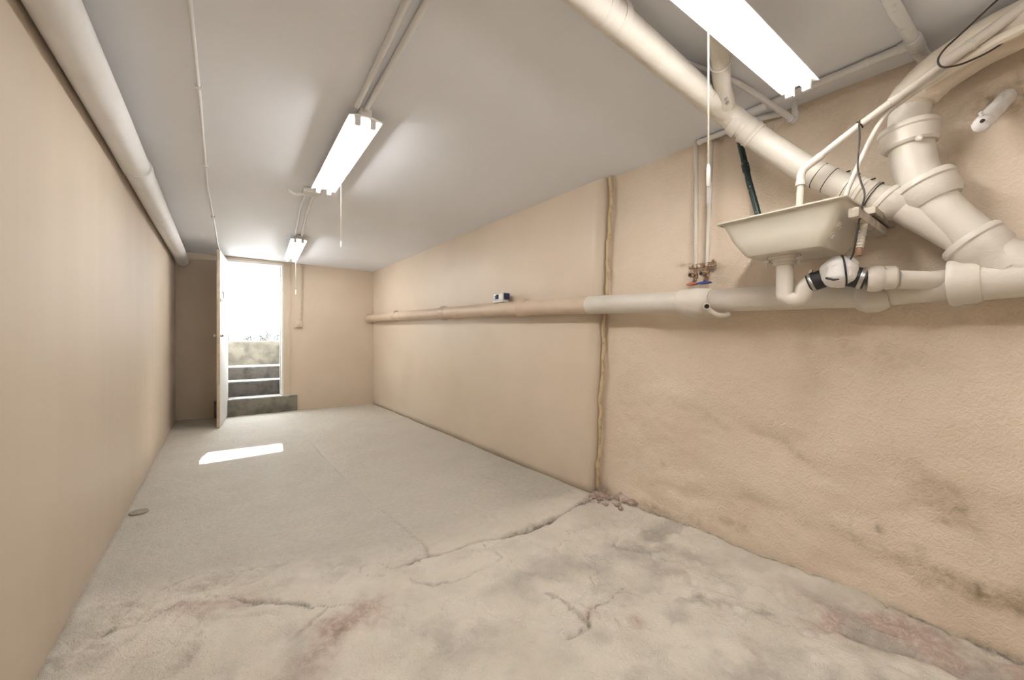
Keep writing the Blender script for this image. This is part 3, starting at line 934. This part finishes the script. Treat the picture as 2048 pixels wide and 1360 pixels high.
X0, X1, Y0, Y1, ZR, ZB = 1.90, 2.36, 0.50, 0.99, 1.733, 1.572
make('basin', loft([rrect(1.965, 2.27, .598, .885, ZB - .004, .02), rrect(1.955, 2.28, .588, .895, ZB + .006, .03), rrect(1.938, 2.31, .548, .937, ZB + .07, .032),
                    rrect(1.922, 2.335, .516, .972, ZR - .012, .03), rrect(1.912, 2.345, .508, .98, ZR - .004, .03),
                    rrect(1.93, 2.325, .53, .958, ZR - .004, .03), rrect(1.952, 2.30, .562, .925, ZB + .07, .03), rrect(1.972, 2.26, .60, .88, ZB + .02, .03)]), M_sink, sk, 40)
make('rim', loft([rrect(X0 + .012, X1 - .012, Y0 + .012, Y1 - .012, ZR - .008, .02), rrect(X0, X1, Y0, Y1, ZR - .006, .018), rrect(X0 - .001, X1, Y0 - .001, Y1 + .001, ZR - .001, .018),
                  rrect(X0 + .006, X1 - .006, Y0 + .006, Y1 - .006, ZR + .002, .018), rrect(1.93, 2.325, .53, .958, ZR + .002, .03), rrect(1.93, 2.325, .53, .958, ZR - .008, .03)], False, False), M_sink, sk, 40)
# moulded marks on the near end
def endpt(x, z):
    y = (.588 - (z - 1.578) * .625 if z < 1.642 else .548 - (z - 1.642) * .405) - .001
    return Vector((x, y, z))


def stroke(x0, z0, x1, z1):
    return tube([endpt(x0, z0), endpt(x1, z1)], .0022, 6)


mk = [((1.985, 1.655, 1.985, 1.635), (1.985, 1.655, 1.998, 1.655), (1.985, 1.645, 1.995, 1.645), (1.998, 1.655, 1.998, 1.64)),
      ((2.010, 1.653, 2.024, 1.653), (2.010, 1.653, 2.010, 1.645), (2.010, 1.645, 2.024, 1.642), (2.024, 1.642, 2.022, 1.634), (2.022, 1.634, 2.010, 1.633)),
      ((1.978, 1.616, 1.985, 1.600), (1.978, 1.616, 1.990, 1.618)), ((2.004, 1.598, 2.008, 1.612), (2.012, 1.602, 2.020, 1.598))]
for s_ in mk:
    make('moulded_mark', join(*[stroke(*q) for q in s_]), M_mark, sk)
make('drain_flange', lathe((2.08, .767, 1.573), (0, 0, -1), [(0, .05), (.002, .062), (.012, .062), (.016, .054), (.026, .052), (.030, .046), (.046, .045), (.048, .036)], 28), M_sink, sk)
for dx, dy in ((-.01, .062), (.0, -.066)):
    make('wing_bolt', join(tube([(2.06 + dx, .767 + dy, 1.562), (2.06 + dx, .767 + dy, 1.525)], .0045, 8), obox((2.06 + dx, .767 + dy, 1.547), (1, 0, 0), (0, 1, 0), (0, 0, 1), .012, .024, .010)), M_sink, sk)

# trap with tape-wrapped check valve
tr = thing('drain_trap', 'white trap under the sink with a tape-wrapped valve and rubber couplings', 'pipe', (2.09, .7, 1.43))
make('u_bend', tube(fillet([(2.08, .767, 1.53), (2.08, .767, 1.372), (2.090, .706, 1.362), (2.094, .692, 1.425), (2.098, .664, 1.442)], [0, .06, .06, .05, 0], 8), .034, 26), M_pipe, tr)
make('cleanout_plug', lathe((2.084, .735, 1.342), (0, 0, -1), [(-.01, .02), (.006, .018), (.010, .010)], 14), M_pipe, tr)
c0, c1 = Vector((2.098, .672, 1.438)), Vector((2.106, .61, 1.460))
v_ = (c1 - c0).normalized()
rc = make('rubber_coupling', lathe(c0 - v_ * .008, v_, [(0, .032), (0, .038), (.05, .040), (.05, .03)], 24), M_rubber, tr)
make('hose_clamp', ring(c0 + v_ * .004, v_, .039, .011, .003), M_steel, rc)
make('clamp_screw', obox(c0 + v_ * .004 + Vector((-.01, 0, .046)), v_, (1, 0, 0), (0, 0, 1), .012, .02, .012), M_steel, rc, 30, bevel=.002)
# wrapped valve body: lumpy capsule
bm = bmesh.new()
bmesh.ops.create_icosphere(bm, subdivisions=4, radius=1)
V = []
for v in bm.verts:
    p = v.co.copy()
    k = 1 + .05 * math.sin(p.x * 5 + p.y * 3) + .04 * math.sin(p.z * 7 + p.x * 2) + .015 * math.sin(p.y * 22 + p.z * 9)
    V.append((2.095 + p.x * .065 * k, .571 + p.y * .064 * k, 1.473 + p.z * .065 * k))
F = [tuple(v.index for v in f.verts) for f in bm.faces]
bm.free()
vb = make('taped_valve', (V, F), M_tape, tr, 60)
make('black_band', ring((2.09, .555, 1.475), (.35, -1, .12), .064, .006, .002), M_rubber, vb)
make('black_flap', tube([(2.033, .60, 1.445), (2.035, .575, 1.435), (2.045, .545, 1.440)], .005, 6), M_rubber, vb)
make('cap_lump', lathe((2.105, .535, 1.505), (.1, -.6, .5), [(-.02, .030), (.0, .030), (.014, .026), (.020, .012)], 24, wob=.01), M_tape, vb)
c0, c1 = Vector((2.115, .54, 1.452)), Vector((2.135, .475, 1.430))
v_ = (c1 - c0).normalized()
rc = make('rubber_coupling', lathe(c0, v_, [(0, .032), (0, .042), (.05, .042), (.05, .03)], 24), M_rubber, tr)
make('hose_clamp', ring(c0 + v_ * .036, v_, .043, .014, .002), M_steel, rc)
make('fitting', lathe(c0 + v_ * .052, (.35, -.93, 0), [(0, .034), (.0, .046), (.01, .052), (.025, .054), (.045, .050), (.052, .045), (.055, .047), (.085, .045), (.092, .038), (.092, .03)], 26, wob=.015), M_pipe, tr)
make('outlet', tube([(2.16, .41, 1.428), (2.20, .375, 1.425), (2.275, .30, 1.42)], [.036, .036, .034], 22), M_pipe, tr)

# support block and ribbed hose at the near end of the sink
sb_ = thing('support_block', 'weathered painted wood block wedged between sink end and wall', 'wood block', (2.1, .49, 1.67))
make('block', obox((2.14, .487, 1.662), (1, 0, -.05), (0, 1, 0), (.05, 0, 1), .40, .036, .040), M_wood, sb_, 40, bevel=.010)
make('block', obox((2.25, .485, 1.697), (1, 0, -.05), (0, 1, 0), (.05, 0, 1), .30, .055, .028), M_wood, sb_, 40, bevel=.004)
make('joint_line', tube([(2.10, .4675, 1.684), (2.34, .4675, 1.672)], .0025, 6), M_wire, sb_)
hs = thing('ribbed_hose', 'short grey ribbed hose hanging at the sink end', 'hose', (2.03, .5, 1.5))
pr = [(i * .0065, .011 + (.0025 if i % 2 else 0)) for i in range(16)]
make('hose', lathe((2.055, .482, 1.648), (-.10, .12, -1), pr, 14), M_hose, hs)
make('end_cuff', lathe((2.0455, .4935, 1.551), (-.05, .1, -1), [(0, .011), (.004, .013), (.03, .012), (.032, .006)], 14), M_copper, hs)

# ================================================================== THIN WATER PIPES
s1 = thing('supply_pipe', 'white water pipe sloping from ceiling to an elbow over the sink', 'pipe', (2.08, .71, 1.93))
P1 = [(2.08, .714, 1.70), (2.08, .704, 1.931), (2.11, .510, 2.06), (2.13, .392, 2.130), (2.15, .288, 2.197)]
P2 = [(2.15, .288, 2.197), (2.20, .17, 2.275), (2.232, .085, 2.335), (2.28, -.06, 2.40)]
make('pipe', tube([(2.08, .713, 1.70), (2.08, .704, 1.905)], .0135, 16), M_pipe, s1)
make('elbow', tube(fillet([(2.08, .706, 1.872), (2.08, .704, 1.931), (2.092, .63, 1.978)], .035, 6), .0165, 18), M_pipe, s1)
make('elbow_collar', lathe((2.08, .706, 1.868), (0, 0, 1), [(0, .014), (0, .0185), (.02, .0185), (.024, .016)], 18), M_pipe, s1)
make('pipe', tube(fillet([(2.088, .655, 1.963), (2.11, .510, 2.06), (2.13, .392, 2.130), (2.155, .275, 2.205)], .08), .0140, 16), M_pipe, s1)
make('coupling', lathe((2.125, .42, 2.114), (.02, -.118, .07), [(0, .013), (0, .0165), (.03, .0165), (.03, .013)], 16), M_pipe, s1)
make('sleeve', tube([(2.148, .294, 2.193), (2.20, .17, 2.275), (2.232, .085, 2.335), (2.275, -.05, 2.40)], [.019, .0205, .0205, .0205], 18), M_pipe, s1)
make('coupling', lathe((2.181, .218, 2.244), (.05, -.118, .078), [(-.005, .018), (0, .0225), (.006, .0225), (.010, .018)], 18), M_pipe, s1)

s2 = thing('supply_pipe', 'thinner white water pipe bending down to the sink corner', 'pipe', (2.12, .56, 1.79))
make('pipe', tube(fillet([(2.118, .562, 1.70), (2.12, .559, 1.789), (2.12, .523, 1.885), (2.13, .474, 2.012), (2.15, .433, 2.093), (2.165, .392, 2.122), (2.20, .285, 2.192), (2.24, .17, 2.26), (2.27, .06, 2.32), (2.30, -.1, 2.395)],
                         [0, .04, .06, .06, .05, .05, .06, .06, .06, 0], 5), .0095, 12), M_pipe, s2)
make('coupling', ring((2.158, .410, 2.111), (.015, -.04, .03), .0095, .006, .003), M_pipe, s2)

for lab, y, yt, zt, colr, nm, lab2 in (
        ('thin white riser pipe on the rough wall, farther from the sink', 1.357, 1.357, 2.40, M_red, 'red', None),
        ('thin white riser pipe on the rough wall, on the sink side with taped sleeve', 1.287, 1.262, 2.41, M_blue, 'blue', None)):
    t = thing('riser_pipe', lab, 'pipe', (2.38, y, 1.6))
    make('pipe', tube([(2.378, yt, zt), (2.378, (yt + y) / 2, 2.0), (2.376, y, 1.63)], [.0125, .0125, .010], 14), M_pipe, t)
    if nm == 'blue':
        make('tape_sleeve', lathe((2.377, 1.272, 2.12), (0, .03, -1), [(0, .013), (.004, .0155), (.12, .0155), (.125, .013)], 14), M_tape, t)
    else:
        make('ceiling_collar', lathe((2.378, yt, 2.405), (0, 0, -1), [(0, .02), (.015, .018), (.02, .012)], 14), M_pipe, t)
    dy = .004 if nm == 'red' else -.006
    vv = make('valve_body', join(lathe((2.372, y, 1.645), (-.05, dy * 2, -1), [(0, .010), (.004, .015), (.022, .015), (.026, .011), (.05, .012), (.055, .017), (.085, .017), (.09, .010), (.105, .008)], 12, wob=.05),
                                 lathe((2.37, y, 1.578), (-1, .15, 0), [(0, .012), (.03, .013), (.034, .015), (.05, .015), (.05, .009)], 12)), M_copper, t)
    make('outlet_bore', lathe((2.3198, y + .0076, 1.578), (-1, .15, 0), [(0, .010), (.0014, .010)], 12), M_dark, vv)
    hy0, hy1 = (1.388, 1.325) if nm == 'red' else (1.322, 1.244)
    make('lever_handle', loft([[(2.335 + ex, hy, 1.522 + ez * kk) for ex, ez in ((-.016, -.003), (-.016, .004), (-.01, .007), (.01, .007), (.016, .004), (.016, -.003), (.01, -.006), (-.01, -.006))]
                               for hy, kk in ((hy0, .6), (hy0 - .012, 1.0), ((hy0 + hy1) / 2, 1.3), (hy1 + .012, 1.0), (hy1, .6))]), colr, t, 50)
    make('stem', tube([(2.345, y, 1.535), (2.36, y, 1.56)], .006, 8), M_copper, t)
bk = thing('pipe_bracket', 'corroded metal strap holding the two riser pipes to the wall', 'bracket', (2.385, 1.32, 1.635))
make('strap', box(2.366, 2.39, 1.235, 1.40, 1.622, 1.648), M_copper, bk, 30, bevel=.004)
make('screw', lathe((2.368, 1.245, 1.652), (-1, 0, 0), [(0, .008), (.006, .008), (.009, .004)], 10), M_copper, bk)

hp = thing('dark_pipe', 'dark green pipe with flaked paint rising behind the sink', 'pipe', (2.39, 1.0, 1.75))
make('pipe', tube([(2.375, 1.125, 2.40), (2.375, 1.095, 2.28), (2.375, 1.05, 2.06), (2.37, 1.0, 1.86), (2.37, .97, 1.74)], .0155, 14), M_green, hp)
make('coupling', lathe((2.375, 1.072, 2.165), (0, -.04, -.2), [(0, .016), (.003, .019), (.05, .019), (.054, .016)], 14), M_green, hp)

# pipes along the ceiling at the near right corner
zc = z_ceil(2.265) - .022
c1_ = thing('ceiling_pipe', 'painted pipe along the ceiling edge parallel to the rough wall', 'pipe', (2.265, .7, zc))
make('pipe', tube([(2.266, 1.06, zc), (2.264, .8, zc), (2.265, .40, zc)], .0175, 16), M_pipe_ceil, c1_)
for y in (.52, .92):
    make('pipe_clip', ring((2.265, y, zc), (0, 1, 0), .0175, .018, .003), M_pipe_ceil, c1_)
c2_ = thing('ceiling_pipe', 'older flaking pipe crossing the ceiling to a tee above the soil pipe', 'pipe', (2.1, .375, zc))
make('pipe', tube([(-0.45, .40, zc + .03), (1.9, .377, zc), (2.24, .374, zc - .002)], .021, 16), M_old, c2_)
make('tee', join(lathe((2.215, .3745, zc), (1, -.01, 0), [(0, .021), (0, .027), (.018, .028), (.08, .028), (.098, .027), (.098, .021)], 18),
                 lathe((2.264, .40, zc), (0, 1, 0), [(-.02, .02), (.01, .024), (.022, .024), (.022, .018)], 16)), M_old, c2_)
make('pipe', tube([(2.30, .373, zc - .002), (2.44, .368, zc - .006)], .0235, 16), M_old, c2_)
c3_ = thing('ceiling_pipe', 'thin pipe sloping under the ceiling and turning up by the strip light end', 'pipe', (2.0, .9, 2.33))
make('pipe', tube(fillet([(1.45, 1.05, 2.401), (1.62, 1.006, 2.400), (1.97, .924, 2.394), (2.25, .862, 2.332), (2.378, .834, 2.302), (2.384, .832, 2.405)], [0, .05, .08, .05, .03, 0]), .0135, 14), M_pipe_ceil, c3_)
make('elbow', tube(fillet([(2.345, .840, 2.305), (2.380, .834, 2.302), (2.3835, .832, 2.345)], .02), .0165, 14), M_pipe_ceil, c3_)
c4_ = thing('ceiling_pipe', 'short painted pipe stub tucked where the ceiling meets the rough wall', 'pipe', (2.36, 1.1, 2.38))
make('pipe', tube([(2.372, 1.34, 2.385), (2.372, .98, 2.378), (2.40, .90, 2.376)], .0155, 14), M_pipe_ceil, c4_)
make('end_collar', ring((2.372, 1.33, 2.385), (0, 1, 0), .0155, .02, .003), M_pipe_ceil, c4_)

# capped pipe stub sticking out of the wall
ps = thing('pipe_stub', 'pinkish white capped pipe stub sticking out of the rough wall', 'pipe', (2.44, .155, 2.11))
a_, b_ = Vector((2.46, .150, 2.125)), Vector((2.215, .197, 1.957))
v_ = (b_ - a_).normalized()
make('pipe', lathe(a_, v_, [(-.02, .026), (.03, .028), (.08, .027), (.20, .027), (.26, .027), (.285, .026), (.297, .022), (.302, .012)], 20, wob=.04), M_tape, ps)
make('vent_hole', lathe(b_ + v_ * .0 + Vector((-.016, -.008, .012)), v_, [(0, .006), (.008, .006)], 10), M_dark, ps)
make('burr', tube([b_ - v_ * .03 + Vector((-.02, .0, .022)), b_ - v_ * .028 + Vector((-.026, .004, .032))], .006, 6), M_tape, ps)

# wires
w1 = thing('hanging_wire', 'black wire hanging from the water pipe down past the sink end', 'wire', (2.09, .51, 2.06))
make('wire', tube(fillet([(2.11, .508, 2.078), (2.088, .506, 2.058), (2.06, .497, 1.99), (2.045, .497, 1.935), (2.01, .492, 1.855), (2.0, .478, 1.79), (1.985, .462, 1.745), (1.972, .474, 1.665), (1.972, .488, 1.575),
                          (1.995, .500, 1.525), (2.06, .525, 1.515)], .03, 4), .0032, 8), M_wire, w1)
make('tie_loop', ring((2.11, .508, 2.061), (.03, -.19, .13), .0145, .005, .003), M_wire, w1)
w2 = thing('looped_wire', 'black wire looped round the water pipe sleeve below the ceiling', 'wire', (2.1, .28, 2.2))
make('wire', tube(fillet([(2.16, .08, 2.40), (2.13, .155, 2.335), (2.115, .222, 2.272), (2.115, .272, 2.236), (2.118, .292, 2.208), (2.125, .283, 2.176), (2.14, .238, 2.168), (2.19, .180, 2.197), (2.22, .125, 2.235), (2.36, .05, 2.33)], .04, 5), .0032, 8), M_wire, w2)

# ---- small grey device sitting on the waste pipe
dv = thing('sensor_box', 'small grey box with a dark blue lens on the waste pipe', 'sensor', (2.25, 3.27, 1.54))
make('body', box(2.225, 2.30, 3.20, 3.37, 1.558, 1.631), M_grey, dv, 30, bevel=.006)
make('front_frame', box(2.219, 2.225, 3.205, 3.365, 1.563, 1.626), M_socket, dv, 30, bevel=.003)
make('lens', box(2.214, 2.220, 3.275, 3.352, 1.572, 1.618), M_lens, dv, 30, bevel=.003)
make('side_panel', box(2.23, 2.295, 3.196, 3.202, 1.566, 1.624), M_lens, dv, 30, bevel=.002)
make('foot', box(2.222, 2.29, 3.21, 3.38, 1.542, 1.559), M_socket, dv, 30, bevel=.003)
make('button', lathe((2.219, 3.235, 1.612), (-1, 0, 0), [(0, .008), (.004, .008), (.005, .004)], 12), M_handle, dv)

# ---- light switch with surface cables on the end wall
sx = 1.112
yb = y_back(sx)
sw_ = thing('light_switch', 'beige surface switch box on the end wall beside the doorway', 'switch', (sx, yb, 1.42))
make('back_box', box(sx - .05, sx + .05, yb - .035, yb + .004, 1.365, 1.475), M_trim, sw_, 30, bevel=.005)
make('face_plate', box(sx - .042, sx + .055, yb - .043, yb - .035, 1.375, 1.478), M_trim, sw_, 30, bevel=.003)
make('toggle', box(sx - .006, sx + .008, yb - .056, yb - .042, 1.415, 1.437), M_trim_w, sw_, 30, bevel=.002)
cb = thing('wall_cable', 'twin painted cables rising from the switch to the ceiling', 'cable', (sx + .04, yb, 1.5))
make('cable', tube([(sx + .035, yb - .012, 1.475), (sx + .045, yb - .01, 1.75), (sx + .050, yb - .01, 2.1), (sx + .052, yb - .01, 2.425)], .007, 8), M_cable, cb)
make('cable', tube([(sx + .037, yb - .012, 1.475), (sx + .062, yb - .01, 1.62), (sx + .066, yb - .01, 1.9), (sx + .075, yb - .01, 2.425)], .006, 8), M_cable, cb)
make('clip', box(sx + .03, sx + .09, yb - .02, yb, 2.39, 2.41), M_cable, cb, 30, bevel=.003)

# ---- small round plug in the floor by the left wall
fp = thing('floor_plug', 'small round dark plug in the floor against the left wall', 'floor plug', (-.425, 3.76, floor_z(-.425, 3.76)))
make('cap', lathe((-.425, 3.76, floor_z(-.425, 3.76) - .004), (0, 0, 1), [(0, .044), (.010, .044), (.014, .036), (.015, .012)], 24), M_plug, fp)
make('rim', ring((-.425, 3.76, floor_z(-.425, 3.76) + .004), (0, 0, 1), .046, .012, .006), M_plug, fp)

# ---- crumbled rubble where the wall joint meets the floor
labs = ['dark brown crumbled', 'pinkish crumbled', 'pale crumbled']
rs = random.Random(5)
for i in range(34):
    ang = rs.random()
    x = 2.40 - .17 * rs.random() ** 1.3
    y = 2.12 - .30 * rs.random()
    s = rs.uniform(.018, .048) * (1 if x > 2.3 else .6)
    bm = bmesh.new()
    bmesh.ops.create_icosphere(bm, subdivisions=1, radius=1)
    V = []
    ax, ay, az = rs.uniform(.7, 1.3), rs.uniform(.7, 1.3), rs.uniform(.45, .8)
    ph = rs.random() * 6
    fz = floor_z(x, y)
    for v in bm.verts:
        p = v.co
        k = 1 + .18 * math.sin(p.x * 4 + ph) * math.cos(p.y * 5 + ph) + rs.uniform(-.3, .25)
        V.append((x + p.x * s * ax * k, y + p.y * s * ay * k, fz + s * az * .5 + p.z * s * az * k))
    F = [tuple(v.index for v in f.verts) for f in bm.faces]
    bm.free()
    o = make('rubble_chunk', (V, F), (M_rubble, M_rubble2)[i % 3 == 1], None, 0, loc=(x, y, 0))
    tag(o, ('dark brown crumbled masonry chunk at the foot of the wall joint', 'pale pinkish crumbled masonry chunk at the foot of the wall joint')[i % 3 == 1], 'rubble', 'rubble at the foot of the wall joint')
